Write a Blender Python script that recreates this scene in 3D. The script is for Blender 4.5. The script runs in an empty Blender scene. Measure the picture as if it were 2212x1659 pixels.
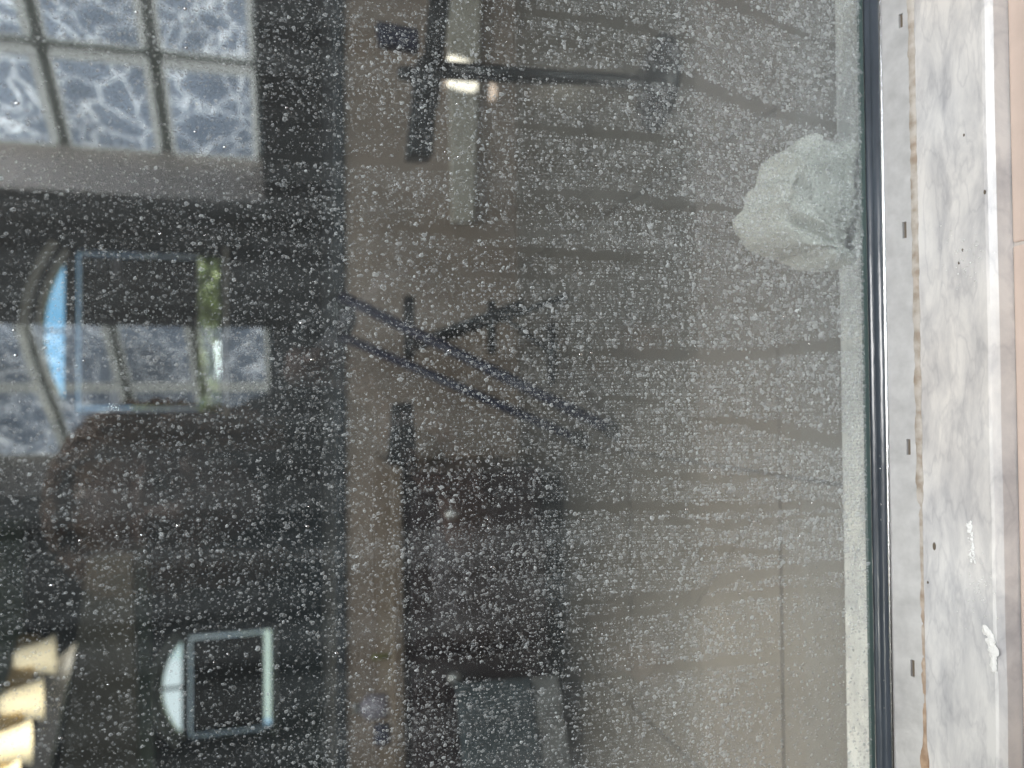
import bpy, bmesh, math, random
import numpy as np
from mathutils import Vector, Matrix, noise
random.seed(7); rng = np.random.default_rng(11)
S = bpy.context.scene
COL = S.collection
R = math.radians

# ---------------------------------------------------------------- camera
FPX, CX, CY = 1661.0, 1106.0, 829.5            # focal length and centre, in pixels of a 2212 x 1659 view
DIST, H = 0.32, 0.276
pitch, yaw, roll = R(15.2), R(1.2), R(-0.15)
C0 = Vector((0, -DIST, H))
Fv = Vector((math.sin(yaw)*math.cos(pitch), math.cos(yaw)*math.cos(pitch), -math.sin(pitch)))
Dv = Vector((-math.sin(yaw)*math.sin(pitch), -math.cos(yaw)*math.sin(pitch), -math.cos(pitch)))
Uv = Vector((math.cos(yaw), -math.sin(yaw), 0))
Xc = Dv*math.cos(roll) + Uv*math.sin(roll)
Yc = Uv*math.cos(roll) - Dv*math.sin(roll)
cam_d = bpy.data.cameras.new('camera'); cam = bpy.data.objects.new('camera', cam_d); COL.objects.link(cam)
m = Matrix.Identity(4)
for i, v in enumerate((Xc, Yc, -Fv)):
    for j in range(3): m[j][i] = v[j]
m.translation = C0
cam.matrix_world = m
cam_d.sensor_width = 36; cam_d.lens = 36*FPX/2212
cam_d.clip_start = 0.01; cam_d.clip_end = 400
cam_d.dof.use_dof = True; cam_d.dof.focus_distance = 0.335; cam_d.dof.aperture_fstop = 7
S.camera = cam

def ray(px, py): return (Fv*FPX + Xc*(px-CX) + Yc*(CY-py)).normalized()
def P(px, py, y):                       # point of the world y-plane seen at a pixel
    r = ray(px, py); return C0 + r*((y-C0.y)/r.y)
def Pz(px, py, z):
    r = ray(px, py); return C0 + r*((z-C0.z)/r.z)
def Mr(v): return Vector((v[0], -v[1], v[2]))   # place on the near side whose mirror image is v
def proj(X, Z):                         # glass plane (numpy) -> pixel
    dx, dy, dz = X-C0.x, 0-C0.y, Z-C0.z
    d = dx*Fv.x+dy*Fv.y+dz*Fv.z
    return CX+FPX*(dx*Xc.x+dy*Xc.y+dz*Xc.z)/d, CY-FPX*(dx*Yc.x+dy*Yc.y+dz*Yc.z)/d

# ---------------------------------------------------------------- world and light
W = bpy.data.worlds.new("World"); S.world = W; W.use_nodes = True
wn = W.node_tree.nodes; wl = W.node_tree.links
bg = wn['Background']
tc = wn.new('ShaderNodeTexCoord'); nz = wn.new('ShaderNodeTexNoise'); nz.inputs['Scale'].default_value = 3.0; nz.inputs['Detail'].default_value = 5
cr = wn.new('ShaderNodeValToRGB'); cr.color_ramp.elements[0].position = .52; cr.color_ramp.elements[1].position = .68
cr.color_ramp.elements[0].color = (.26, .62, 1.0, 1); cr.color_ramp.elements[1].color = (.9, 1.0, 1.05, 1)
wl.new(tc.outputs['Generated'], nz.inputs['Vector']); wl.new(nz.outputs['Fac'], cr.inputs['Fac']); wl.new(cr.outputs['Color'], bg.inputs['Color'])
bg.inputs['Strength'].default_value = 1.0
S.view_settings.view_transform = 'Standard'; S.view_settings.look = 'None'
S.view_settings.exposure = 0; S.view_settings.gamma = 1
cy = S.cycles
cy.max_bounces = 6; cy.diffuse_bounces = 3; cy.glossy_bounces = 4; cy.transparent_max_bounces = 24; cy.transmission_bounces = 4
cy.caustics_reflective = False; cy.caustics_refractive = False
cy.use_denoising = True

def area(name, loc, target, sx, sy, power, color=(1, 1, 1)):
    l = bpy.data.lights.new(name, 'AREA'); l.shape = 'RECTANGLE'; l.size = sx; l.size_y = sy; l.energy = power; l.color = color
    o = bpy.data.objects.new(name, l); COL.objects.link(o); o.location = loc
    o.rotation_euler = (Vector(target)-Vector(loc)).to_track_quat('-Z', 'Y').to_euler(); return o
area('shower_ceiling_light', (0.15, -0.42, 2.35), (0, -.1, 0), .5, .5, 28, (1.0, .985, .965))
area('block_window_daylight', (0.6, -1.3, 1.15), (0, -.3, .2), .5, .5, 21, (.93, .97, 1.0))
area('room_fill_light', (-0.5, 0.5, 2.35), (-.3, 1.15, .0), .6, .6, 8, (1.0, .95, .88))  # unseen fill lamp added to light the bath surround
dl = area('floor_gradient_lamp', (-0.75, 0.30, 2.4), (-.42, .24, -.13), .12, .12, 2.5, (1.0, .96, .88)); dl.data.spread = R(26)  # added narrow lamp, no fixture there; brightens one end of the floor
sun = bpy.data.lights.new('sun', 'SUN'); sun.energy = 5; sun.angle = R(.5); sun.color = (1, .95, .86)
so = bpy.data.objects.new('sun', sun); COL.objects.link(so); so.rotation_euler = (Vector((.30, .35, -1))).to_track_quat('-Z', 'Y').to_euler()

# ---------------------------------------------------------------- materials
def mat(name, col, rough=.6, metal=0.0, spec=.5, noise_amt=0, noise_scale=10, bump=0, bump_scale=60, emis=None, es=0, stretch=None, aniso=None):
    m = bpy.data.materials.new(name); m.use_nodes = True
    n, l = m.node_tree.nodes, m.node_tree.links; b = n['Principled BSDF']
    b.inputs['Base Color'].default_value = (*col, 1); b.inputs['Roughness'].default_value = rough
    b.inputs['Metallic'].default_value = metal; b.inputs['Specular IOR Level'].default_value = spec
    if emis: b.inputs['Emission Color'].default_value = (*emis, 1); b.inputs['Emission Strength'].default_value = es
    t = n.new('ShaderNodeTexCoord'); src = t.outputs['Object']
    if stretch:
        mp = n.new('ShaderNodeMapping'); mp.inputs['Scale'].default_value = stretch; l.new(src, mp.inputs['Vector']); src = mp.outputs['Vector']
    if noise_amt:
        a = n.new('ShaderNodeTexNoise'); a.inputs['Scale'].default_value = noise_scale; a.inputs['Detail'].default_value = 6; a.inputs['Roughness'].default_value = .6
        l.new(src, a.inputs['Vector'])
        r = n.new('ShaderNodeMapRange'); r.inputs['From Min'].default_value = .3; r.inputs['From Max'].default_value = .7
        r.inputs['To Min'].default_value = 1-noise_amt; r.inputs['To Max'].default_value = 1+noise_amt; l.new(a.outputs['Fac'], r.inputs['Value'])
        mx = n.new('ShaderNodeVectorMath'); mx.operation = 'SCALE'; mx.inputs[0].default_value = col; l.new(r.outputs['Result'], mx.inputs['Scale'])
        l.new(mx.outputs['Vector'], b.inputs['Base Color'])
    if bump:
        a = n.new('ShaderNodeTexNoise'); a.inputs['Scale'].default_value = bump_scale; a.inputs['Detail'].default_value = 4; l.new(src, a.inputs['Vector'])
        bp = n.new('ShaderNodeBump'); bp.inputs['Strength'].default_value = 1; bp.inputs['Distance'].default_value = bump
        l.new(a.outputs['Fac'], bp.inputs['Height']); l.new(bp.outputs['Normal'], b.inputs['Normal'])
    return m

def schlick(n, l, f0):
    g = n.new('ShaderNodeNewGeometry'); d = n.new('ShaderNodeVectorMath'); d.operation = 'DOT_PRODUCT'
    l.new(g.outputs['Normal'], d.inputs[0]); l.new(g.outputs['Incoming'], d.inputs[1])
    a = n.new('ShaderNodeMath'); a.operation = 'ABSOLUTE'; l.new(d.outputs['Value'], a.inputs[0])
    s = n.new('ShaderNodeMath'); s.operation = 'SUBTRACT'; s.inputs[0].default_value = 1; l.new(a.outputs[0], s.inputs[1])
    p = n.new('ShaderNodeMath'); p.operation = 'POWER'; p.inputs[1].default_value = 5; l.new(s.outputs[0], p.inputs[0])
    k = n.new('ShaderNodeMath'); k.operation = 'MULTIPLY_ADD'; k.inputs[1].default_value = 1-f0; k.inputs[2].default_value = f0; l.new(p.outputs[0], k.inputs[0])
    return k.outputs[0]

def glass_mat(name, tint, f0, film=True):
    m = bpy.data.materials.new(name); m.use_nodes = True
    n, l = m.node_tree.nodes, m.node_tree.links; n.clear()
    out = n.new('ShaderNodeOutputMaterial'); tr = n.new('ShaderNodeBsdfTransparent'); tr.inputs['Color'].default_value = (*tint, 1)
    gl = n.new('ShaderNodeBsdfGlossy'); gl.inputs['Roughness'].default_value = 0
    mx = n.new('ShaderNodeMixShader'); l.new(schlick(n, l, f0), mx.inputs[0]); l.new(tr.outputs[0], mx.inputs[1]); l.new(gl.outputs[0], mx.inputs[2])
    last = mx.outputs[0]
    if film:   # dried mineral film: streaky veil and micro spots
        t = n.new('ShaderNodeTexCoord')
        def nzt(sc, scale, det=4):
            mp = n.new('ShaderNodeMapping'); mp.inputs['Scale'].default_value = sc; l.new(t.outputs['Object'], mp.inputs['Vector'])
            a = n.new('ShaderNodeTexNoise'); a.inputs['Scale'].default_value = scale; a.inputs['Detail'].default_value = det; l.new(mp.outputs[0], a.inputs['Vector']); return a.outputs['Fac']
        def rng_(v, a, b, c, d):
            r = n.new('ShaderNodeMapRange'); l.new(v, r.inputs['Value'])
            for k, q in zip(('From Min', 'From Max', 'To Min', 'To Max'), (a, b, c, d)): r.inputs[k].default_value = q
            return r.outputs['Result']
        def op(o, a, b):
            x = n.new('ShaderNodeMath'); x.operation = o
            for i, q in enumerate((a, b)):
                if isinstance(q, (int, float)): x.inputs[i].default_value = q
                else: l.new(q, x.inputs[i])
            return x.outputs[0]
        st = rng_(nzt((60, 1, 5), 1.5), .35, .7, .010, .042)
        vo = n.new('ShaderNodeTexVoronoi'); vo.inputs['Scale'].default_value = 1250; l.new(t.outputs['Object'], vo.inputs['Vector'])
        spot = rng_(vo.outputs['Distance'], .38, .22, 0, 1)
        den = rng_(nzt((90, 1, 14), 1.2, 3), .45, .62, 0, .0)
        sx = n.new('ShaderNodeSeparateXYZ'); l.new(t.outputs['Object'], sx.inputs[0])
        low = rng_(sx.outputs['Z'], .20, .02, 0, .08)      # heavier limescale towards the bottom rail
        hz = op('ADD', op('ADD', st, low), op('MULTIPLY', spot, den))
        df = n.new('ShaderNodeBsdfDiffuse'); df.inputs['Color'].default_value = (.74, .77, .77, 1)
        m2 = n.new('ShaderNodeMixShader'); l.new(hz, m2.inputs[0]); l.new(last, m2.inputs[1]); l.new(df.outputs[0], m2.inputs[2]); last = m2.outputs[0]
    l.new(last, out.inputs['Surface']); return m

def spot_mat():
    m = bpy.data.materials.new('dried mineral spots'); m.use_nodes = True
    n, l = m.node_tree.nodes, m.node_tree.links; n.clear()
    out = n.new('ShaderNodeOutputMaterial'); tr = n.new('ShaderNodeBsdfTransparent')
    at = n.new('ShaderNodeAttribute'); at.attribute_name = 'dens'
    df = n.new('ShaderNodeBsdfDiffuse'); df.inputs['Color'].default_value = (.86, .90, .90, 1)
    ts = n.new('ShaderNodeBsdfTranslucent'); ts.inputs['Color'].default_value = (.7, .74, .74, 1)
    a = n.new('ShaderNodeMixShader'); a.inputs[0].default_value = .3; l.new(df.outputs[0], a.inputs[1]); l.new(ts.outputs[0], a.inputs[2])
    b = n.new('ShaderNodeMixShader'); l.new(at.outputs['Fac'], b.inputs[0]); l.new(tr.outputs[0], b.inputs[1]); l.new(a.outputs[0], b.inputs[2])
    l.new(b.outputs[0], out.inputs['Surface']); return m

def emit_mat(name, col, s):
    m = bpy.data.materials.new(name); m.use_nodes = True; n, l = m.node_tree.nodes, m.node_tree.links; n.clear()
    o = n.new('ShaderNodeOutputMaterial'); e = n.new('ShaderNodeEmission'); e.inputs[0].default_value = (*col, 1); e.inputs[1].default_value = s
    l.new(e.outputs[0], o.inputs[0]); return m

def gap_light_mat():  # for strips standing in for daylight in the gaps round the shade
    m = bpy.data.materials.new('translucent gap light strip'); m.use_nodes = True; n, l = m.node_tree.nodes, m.node_tree.links; n.clear()
    o = n.new('ShaderNodeOutputMaterial'); t = n.new('ShaderNodeBsdfTranslucent'); t.inputs[0].default_value = (.95, .90, .97, 1); d = n.new('ShaderNodeBsdfDiffuse'); d.inputs[0].default_value = (.8, .8, .85, 1)
    x = n.new('ShaderNodeMixShader'); x.inputs[0].default_value = .2; l.new(t.outputs[0], x.inputs[1]); l.new(d.outputs[0], x.inputs[2]); l.new(x.outputs[0], o.inputs[0]); return m

def marble_mat():
    m = bpy.data.materials.new('veined marble'); m.use_nodes = True
    n, l = m.node_tree.nodes, m.node_tree.links; b = n['Principled BSDF']; b.inputs['Roughness'].default_value = .28
    t = n.new('ShaderNodeTexCoord'); mp = n.new('ShaderNodeMapping'); mp.inputs['Rotation'].default_value = (0, 0, R(35)); mp.inputs['Scale'].default_value = (1, 2.8, 1)
    l.new(t.outputs['Object'], mp.inputs[0])
    n1 = n.new('ShaderNodeTexNoise'); n1.inputs['Scale'].default_value = 26; n1.inputs['Detail'].default_value = 9; n1.inputs['Roughness'].default_value = .62; n1.inputs['Distortion'].default_value = .35; l.new(mp.outputs[0], n1.inputs['Vector'])
    r1 = n.new('ShaderNodeValToRGB'); e = r1.color_ramp.elements
    e[0].position = .34; e[0].color = (.50, .50, .515, 1); e[1].position = .62; e[1].color = (.80, .79, .775, 1); l.new(n1.outputs['Fac'], r1.inputs[0])
    n2 = n.new('ShaderNodeTexNoise'); n2.inputs['Scale'].default_value = 30; n2.inputs['Detail'].default_value = 4; n2.inputs['Roughness'].default_value = .5; n2.inputs['Distortion'].default_value = .1; l.new(mp.outputs[0], n2.inputs['Vector'])
    r2 = n.new('ShaderNodeValToRGB'); e = r2.color_ramp.elements
    e[0].position = .465; e[0].color = (1, 1, 1, 1); e[1].position = .535; e[1].color = (1, 1, 1, 1)
    k = e.new(.5); k.color = (.875, .875, .885, 1); l.new(n2.outputs['Fac'], r2.inputs[0])
    n3 = n.new('ShaderNodeTexNoise'); n3.inputs['Scale'].default_value = 7; l.new(t.outputs['Object'], n3.inputs['Vector'])
    r3 = n.new('ShaderNodeValToRGB'); e = r3.color_ramp.elements
    e[0].position = .45; e[0].color = (1, 1, 1, 1); e[1].position = .65; e[1].color = (1, .965, .93, 1); l.new(n3.outputs['Fac'], r3.inputs[0])
    def mul(a, c):
        x = n.new('ShaderNodeMix'); x.data_type = 'RGBA'; x.blend_type = 'MULTIPLY'; x.inputs[0].default_value = 1; l.new(a, x.inputs[6]); l.new(c, x.inputs[7]); return x.outputs[2]
    l.new(mul(mul(r1.outputs[0], r2.outputs[0]), r3.outputs[0]), b.inputs['Base Color'])
    bp = n.new('ShaderNodeBump'); bp.inputs['Distance'].default_value = .0008; bp.inputs['Strength'].default_value = .6; l.new(n1.outputs['Fac'], bp.inputs['Height']); l.new(bp.outputs[0], b.inputs['Normal'])
    return m

def caulk_mat():
    m = mat('aged caulk', (.62, .57, .47), .7); n, l = m.node_tree.nodes, m.node_tree.links; b = n['Principled BSDF']
    t = n.new('ShaderNodeTexCoord'); s = n.new('ShaderNodeSeparateXYZ'); l.new(t.outputs['Object'], s.inputs[0])
    nn = n.new('ShaderNodeTexNoise'); nn.inputs['Scale'].default_value = 160; nn.inputs['Detail'].default_value = 5; l.new(t.outputs['Object'], nn.inputs['Vector'])
    n2 = n.new('ShaderNodeTexNoise'); n2.inputs['Scale'].default_value = 24; l.new(t.outputs['Object'], n2.inputs['Vector'])
    r = n.new('ShaderNodeMapRange'); r.inputs['From Min'].default_value = -.06; r.inputs['From Max'].default_value = -.17; r.inputs['To Min'].default_value = -.1; r.inputs['To Max'].default_value = .42; l.new(s.outputs['X'], r.inputs['Value'])
    ad = n.new('ShaderNodeMath'); ad.operation = 'ADD'; l.new(r.outputs[0], ad.inputs[0]); l.new(n2.outputs['Fac'], ad.inputs[1])
    c = n.new('ShaderNodeValToRGB'); e = c.color_ramp.elements; e[0].position = .5; e[0].color = (.54, .50, .45, 1); e[1].position = .95; e[1].color = (.50, .34, .22, 1); l.new(ad.outputs[0], c.inputs[0])
    c2 = n.new('ShaderNodeValToRGB'); e = c2.color_ramp.elements; e[0].position = .35; e[0].color = (.62, .55, .48, 1); e[1].position = .6; e[1].color = (1, 1, 1, 1); l.new(nn.outputs['Fac'], c2.inputs[0])
    x = n.new('ShaderNodeMix'); x.data_type = 'RGBA'; x.blend_type = 'MULTIPLY'; x.inputs[0].default_value = 1; l.new(c.outputs[0], x.inputs[6]); l.new(c2.outputs[0], x.inputs[7])
    l.new(x.outputs[2], b.inputs['Base Color']); return m

def block_mat(gain=1.0):  # emission stands in for daylight behind the blocks; gain dims the second window
    m = bpy.data.materials.new('glowing wavy glass block'); m.use_nodes = True
    n, l = m.node_tree.nodes, m.node_tree.links; n.clear()
    out = n.new('ShaderNodeOutputMaterial'); e = n.new('ShaderNodeEmission'); t = n.new('ShaderNodeTexCoord')
    oi = n.new('ShaderNodeNewGeometry')
    n1 = n.new('ShaderNodeTexNoise'); n1.inputs['Scale'].default_value = 8; n1.inputs['Detail'].default_value = 2; l.new(oi.outputs['Position'], n1.inputs['Vector'])
    mv = n.new('ShaderNodeVectorMath'); mv.operation = 'MULTIPLY_ADD'; mv.inputs[1].default_value = (.20, .20, .20); l.new(n1.outputs['Color'], mv.inputs[0]); ob = n.new('ShaderNodeObjectInfo'); sc_ = n.new('ShaderNodeVectorMath'); sc_.operation = 'SCALE'; sc_.inputs[0].default_value = (7, 11, 5); l.new(ob.outputs['Random'], sc_.inputs['Scale']); ad_ = n.new('ShaderNodeVectorMath'); l.new(sc_.outputs[0], ad_.inputs[0]); l.new(oi.outputs['Position'], ad_.inputs[1]); l.new(ad_.outputs[0], mv.inputs[2])
    v = n.new('ShaderNodeTexVoronoi'); v.feature = 'DISTANCE_TO_EDGE'; v.inputs['Scale'].default_value = 13; l.new(mv.outputs[0], v.inputs['Vector'])
    r = n.new('ShaderNodeValToRGB'); el = r.color_ramp.elements
    el[0].position = 0; el[0].color = (9.5, 10.2, 10.8, 1); el[1].position = .5; el[1].color = (1.3, 1.65, 2.2, 1)
    k = el.new(.05); k.color = (2.2, 2.65, 3.3, 1); l.new(v.outputs['Distance'], r.inputs[0])
    n2 = n.new('ShaderNodeTexNoise'); n2.inputs['Scale'].default_value = 4; l.new(oi.outputs['Position'], n2.inputs['Vector'])
    q = n.new('ShaderNodeMapRange'); q.inputs['From Min'].default_value = .3; q.inputs['From Max'].default_value = .7; q.inputs['To Min'].default_value = .6*gain; q.inputs['To Max'].default_value = 1.6*gain; l.new(n2.outputs['Fac'], q.inputs['Value'])
    l.new(r.outputs[0], e.inputs[0]); l.new(q.outputs[0], e.inputs[1]); l.new(e.outputs[0], out.inputs[0]); return m

M = dict(
    blockedge=emit_mat('glowing block rim', (.95, 1.0, .98), 4.2), blockedge2=emit_mat('dim glowing block rim', (.95, 1.0, .95), 2.6),  # emissive rims paint the glow of light along the block joints
    pane=glass_mat('shower glass', (.955, .978, .968), .052), spots=spot_mat(), marble=marble_mat(), caulk=caulk_mat(), block=block_mat(), block2=block_mat(.55),
    metal=mat('satin aluminium', (.50, .495, .49), .40, .15, noise_amt=.14, noise_scale=110, bump=.00015, bump_scale=300),
    rim=mat('polished aluminium edge', (.85, .85, .86), .18, 1.0, bump=.0001, bump_scale=500, stretch=(8, 1, 1)),
    vinyl=mat('dark grey vinyl seal', (.055, .066, .082), .22, 0, .6, noise_amt=.3, noise_scale=40, bump=.0006, bump_scale=60, stretch=(.4, 1, 1)),
    edge=mat('green glass edge', (.11, .16, .15), .2),
    slot=mat('slot grime', (.15, .12, .09), .9),
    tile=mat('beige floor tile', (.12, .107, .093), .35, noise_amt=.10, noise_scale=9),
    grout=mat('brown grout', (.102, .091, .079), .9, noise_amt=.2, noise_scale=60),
    pink=mat('pinkish beige tile', (.62, .50, .43), .4, noise_amt=.06, noise_scale=60),
    cloth=mat('white damp cloth', (.92, .92, .87), .85, bump=.0012, bump_scale=1, noise_amt=.07, noise_scale=60),
    apron=mat('brown stone tub surround', (.25, .197, .163), .45, noise_amt=.18, noise_scale=7),
    trim=mat('cream baseboard', (.40, .37, .32), .5, noise_amt=.06, noise_scale=12),
    darkwall=mat('dark slate wall paint', (.035, .041, .050), .6, noise_amt=.15, noise_scale=2),
    graywall=mat('taupe shower wall tile', (.20, .165, .14), .35, noise_amt=.12, noise_scale=6),
    ceil=mat('white ceiling paint', (.5, .5, .48), .8),
    black=mat('black coated metal', (.012, .013, .016), .35), navy=mat('navy blue coated tube', (.011, .012, .036), .45),
    rubber=mat('black rubber', (.01, .01, .01), .7), maroon=mat('dark maroon wood', (.022, .012, .014), .35, noise_amt=.4, noise_scale=9, stretch=(1, 1, 8)),
    slab=mat('light brown wood top', (.18, .135, .105), .4, noise_amt=.15, noise_scale=8, stretch=(1, 6, 6)),
    bluegray=mat('blue grey towel', (.06, .075, .085), .9, bump=.002, bump_scale=220), ltgray=mat('light grey towel border', (.19, .187, .185), .9, bump=.002, bump_scale=220),
    frame=mat('cream window frame', (.55, .52, .45), .5), mortar=mat('grey green mortar', (.22, .23, .20), .8, noise_amt=.2, noise_scale=40),
    jamb=mat('beige window jamb', (.78, .70, .65), .5, noise_amt=.08), shade=mat('black roller shade', (.006, .006, .010), .8),
    slit=gap_light_mat(), knob=mat('pewter knob', (.4, .4, .4), .3, .8), leaf=mat('sunlit hedge leaves', (.74, .80, .46), .6, noise_amt=.5, noise_scale=9),
    winglass=glass_mat('window glass', (.95, .97, .97), .04, False), mirror=mat('silver mirror', (.40, .40, .42), .25, .6),
    brass=mat('antique brass', (.62, .47, .24), .3, .8), frost=mat('frosted ivory glass shade', (.85, .78, .6), .5, emis=(1, .88, .66), es=.17),
    bulb=emit_mat('lit bulb', (1, .93, .78), 4.0), skin=mat('skin', (.66, .44, .36), .5, noise_amt=.06, noise_scale=30),
    shirt=mat('black knit shirt', (.014, .015, .017), .85, bump=.002, bump_scale=90), trousers=mat('dark charcoal trousers', (.02, .021, .025), .85, bump=.002, bump_scale=60),
    hair=mat('brown hair', (.66, .40, .24), .30, noise_amt=.45, noise_scale=50, stretch=(6, 6, 1)), eye=mat('eye white', (.7, .7, .68), .2), iris=mat('dark iris', (.03, .02, .012), .1),
    phone=mat('black phone body', (.010, .012, .014), .15), lens=mat('lens glass', (.004, .004, .006), .03), lensring=mat('lens ring', (.22, .22, .24), .25, .9),
    lilac=mat('pale lilac bottle', (.26, .235, .28), .3), ink=mat('dark blue jar glass', (.02, .02, .05), .15), lime=mat('lime cap', (.16, .18, .05), .4),
    soap=mat('dried soap', (.93, .93, .91), .6, bump=.0006, bump_scale=400), ext=mat('sunlit pale stucco', (.75, .75, .74), .8), sleeve=mat('pale grey sleeve fabric', (.48, .48, .52), .85),
)
# cloth: weave bump of its own
n, l = M['cloth'].node_tree.nodes, M['cloth'].node_tree.links
wv = n.new('ShaderNodeTexWave'); wv.inputs['Scale'].default_value = 420; wv.inputs['Distortion'].default_value = 1.5; wv.bands_direction = 'DIAGONAL'
bp = [x for x in n if x.type == 'BUMP'][0]; bp.inputs['Distance'].default_value = .0003; l.new([x for x in n if x.type == 'TEX_COORD'][0].outputs['Object'], wv.inputs['Vector']); l.new(wv.outputs['Fac'], bp.inputs['Height'])

# ---------------------------------------------------------------- mesh helpers
def tag(o, label=None, cat=None, group=None, kind=None):
    for k, v in (('label', label), ('category', cat), ('group', group), ('kind', kind)):
        if v: o[k] = v
    return o
def link(name, me, mt, parent=None, smooth=False):
    me.name = name; o = bpy.data.objects.new(name, me); COL.objects.link(o)
    if mt: me.materials.append(mt)
    if smooth: me.polygons.foreach_set('use_smooth', [True]*len(me.polygons))
    if parent: o.parent = parent; o.matrix_parent_inverse = Matrix.Translation(-parent.location) if parent.parent is None else Matrix.Identity(4)
    return o
def empty(name, loc, label, cat, group=None):
    o = bpy.data.objects.new(name, None); COL.objects.link(o); o.location = loc; o.empty_display_size = .02
    return tag(o, label, cat, group)
def bm_obj(name, bm, mt, parent=None, smooth=False):
    me = bpy.data.meshes.new(name); bmesh.ops.recalc_face_normals(bm, faces=bm.faces); bm.to_mesh(me); bm.free(); return link(name, me, mt, parent, smooth)
def add_hex(bm, p):      # 8 corners: bottom 4, top 4
    v = [bm.verts.new(q) for q in p]
    for f in ((0, 1, 2, 3), (4, 5, 6, 7), (0, 1, 5, 4), (1, 2, 6, 5), (2, 3, 7, 6), (3, 0, 4, 7)): bm.faces.new([v[i] for i in f])
def hexa(name, p, mt, parent=None, bevel=0):
    bm = bmesh.new(); add_hex(bm, p)
    if bevel: bmesh.ops.bevel(bm, geom=bm.edges[:], offset=bevel, segments=2, affect='EDGES', profile=.6)
    return bm_obj(name, bm, mt, parent)
def cuboid(name, a, b, mt, parent=None, bevel=0):
    x0, y0, z0 = a; x1, y1, z1 = b
    return hexa(name, [(x0, y0, z0), (x1, y0, z0), (x1, y1, z0), (x0, y1, z0), (x0, y0, z1), (x1, y0, z1), (x1, y1, z1), (x0, y1, z1)], mt, parent, bevel)
def plate(name, quad, y0, y1, mt, parent=None, bevel=0, mirror=False):
    """slab whose front outline is a pixel quad on plane y0, with depth to y1"""
    f = [P(px, py, y0) for px, py in quad]
    p = [Vector(q) for q in f] + [Vector((q.x, y1, q.z)) for q in f]
    if mirror: p = [Mr(q) for q in p]
    return hexa(name, p, mt, parent, bevel)
def rect(x0, y0, x1, y1): return [(x0, y0), (x1, y0), (x1, y1), (x0, y1)]
def add_tube(bm, pts, r, seg=12, caps=True):
    pts = [Vector(p) for p in pts]; rings = []
    rs = r if isinstance(r, (list, tuple)) else [r]*len(pts)
    up = None
    for i, p in enumerate(pts):
        d = (pts[min(i+1, len(pts)-1)]-pts[max(i-1, 0)]).normalized()
        if up is None: up = d.orthogonal().normalized()
        up = (up-d*up.dot(d)).normalized(); s = d.cross(up)
        rings.append([bm.verts.new(p+(up*math.cos(a)+s*math.sin(a))*rs[i]) for a in [2*math.pi*k/seg for k in range(seg)]])
    for a, b in zip(rings, rings[1:]):
        for k in range(seg): bm.faces.new((a[k], a[(k+1) % seg], b[(k+1) % seg], b[k]))
    if caps: bm.faces.new(rings[0][::-1]); bm.faces.new(rings[-1])
def tube(name, pts, r, mt, parent=None, seg=14):
    bm = bmesh.new(); add_tube(bm, pts, r, seg); return bm_obj(name, bm, mt, parent, True)
def add_lathe(bm, prof, mtx, seg=28, close=False):
    rings = [[bm.verts.new(mtx @ Vector((r*math.cos(2*math.pi*k/seg), r*math.sin(2*math.pi*k/seg), z))) for k in range(seg)] for r, z in prof]
    for a, b in zip(rings, rings[1:]):
        for k in range(seg): bm.faces.new((a[k], a[(k+1) % seg], b[(k+1) % seg], b[k]))
    if close: bm.faces.new(rings[0][::-1]); bm.faces.new(rings[-1])
def lathe(name, prof, loc, mt, parent=None, rot=None, seg=28, close=True):
    bm = bmesh.new(); add_lathe(bm, prof, Matrix.Translation(loc) @ (rot or Matrix.Identity(4)), seg, close); return bm_obj(name, bm, mt, parent, True)
def add_ell(bm, c, r, rot=None, sub=3):
    mtx = Matrix.Translation(c) @ (rot or Matrix.Identity(4)) @ Matrix.Diagonal((*r, 1)); bmesh.ops.create_icosphere(bm, subdivisions=sub, radius=1, matrix=mtx)
def capsule(bm, a, b, ra, rb, n=6):
    a, b = Vector(a), Vector(b); L = (b-a).length; k = max(2, int(L/(min(ra, rb)*.5)))
    add_tube(bm, [a.lerp(b, t/k) for t in range(k+1)], [ra+(rb-ra)*t/k for t in range(k+1)], 12)
    add_ell(bm, a, (ra,)*3, sub=2); add_ell(bm, b, (rb,)*3, sub=2)
def remeshed(name, bm, vox, mt, parent, smooth_it=4, disp=None):
    me = bpy.data.meshes.new(name); bmesh.ops.recalc_face_normals(bm, faces=bm.faces); bm.to_mesh(me); bm.free()
    o = link(name, me, None, parent)
    md = o.modifiers.new('r', 'REMESH'); md.mode = 'VOXEL'; md.voxel_size = vox; md.use_smooth_shade = True
    ms = o.modifiers.new('s', 'SMOOTH'); ms.iterations = smooth_it; ms.factor = .5
    bpy.context.view_layer.update(); dg = bpy.context.evaluated_depsgraph_get(); new = bpy.data.meshes.new_from_object(o.evaluated_get(dg))
    o.modifiers.clear(); o.data = new; new.name = name; new.materials.clear(); new.materials.append(mt)
    new.polygons.foreach_set('use_smooth', [True]*len(new.polygons))
    return o

# ---------------------------------------------------------------- setting: rooms on both sides of the glass
FZ = -.136
cuboid('floor_slab', (-5, -7, FZ-.10), (3.4, 5.0, FZ-.012), M['grout']).name = 'floor'
fl = bpy.data.objects['floor']; tag(fl, kind='structure')
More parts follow.
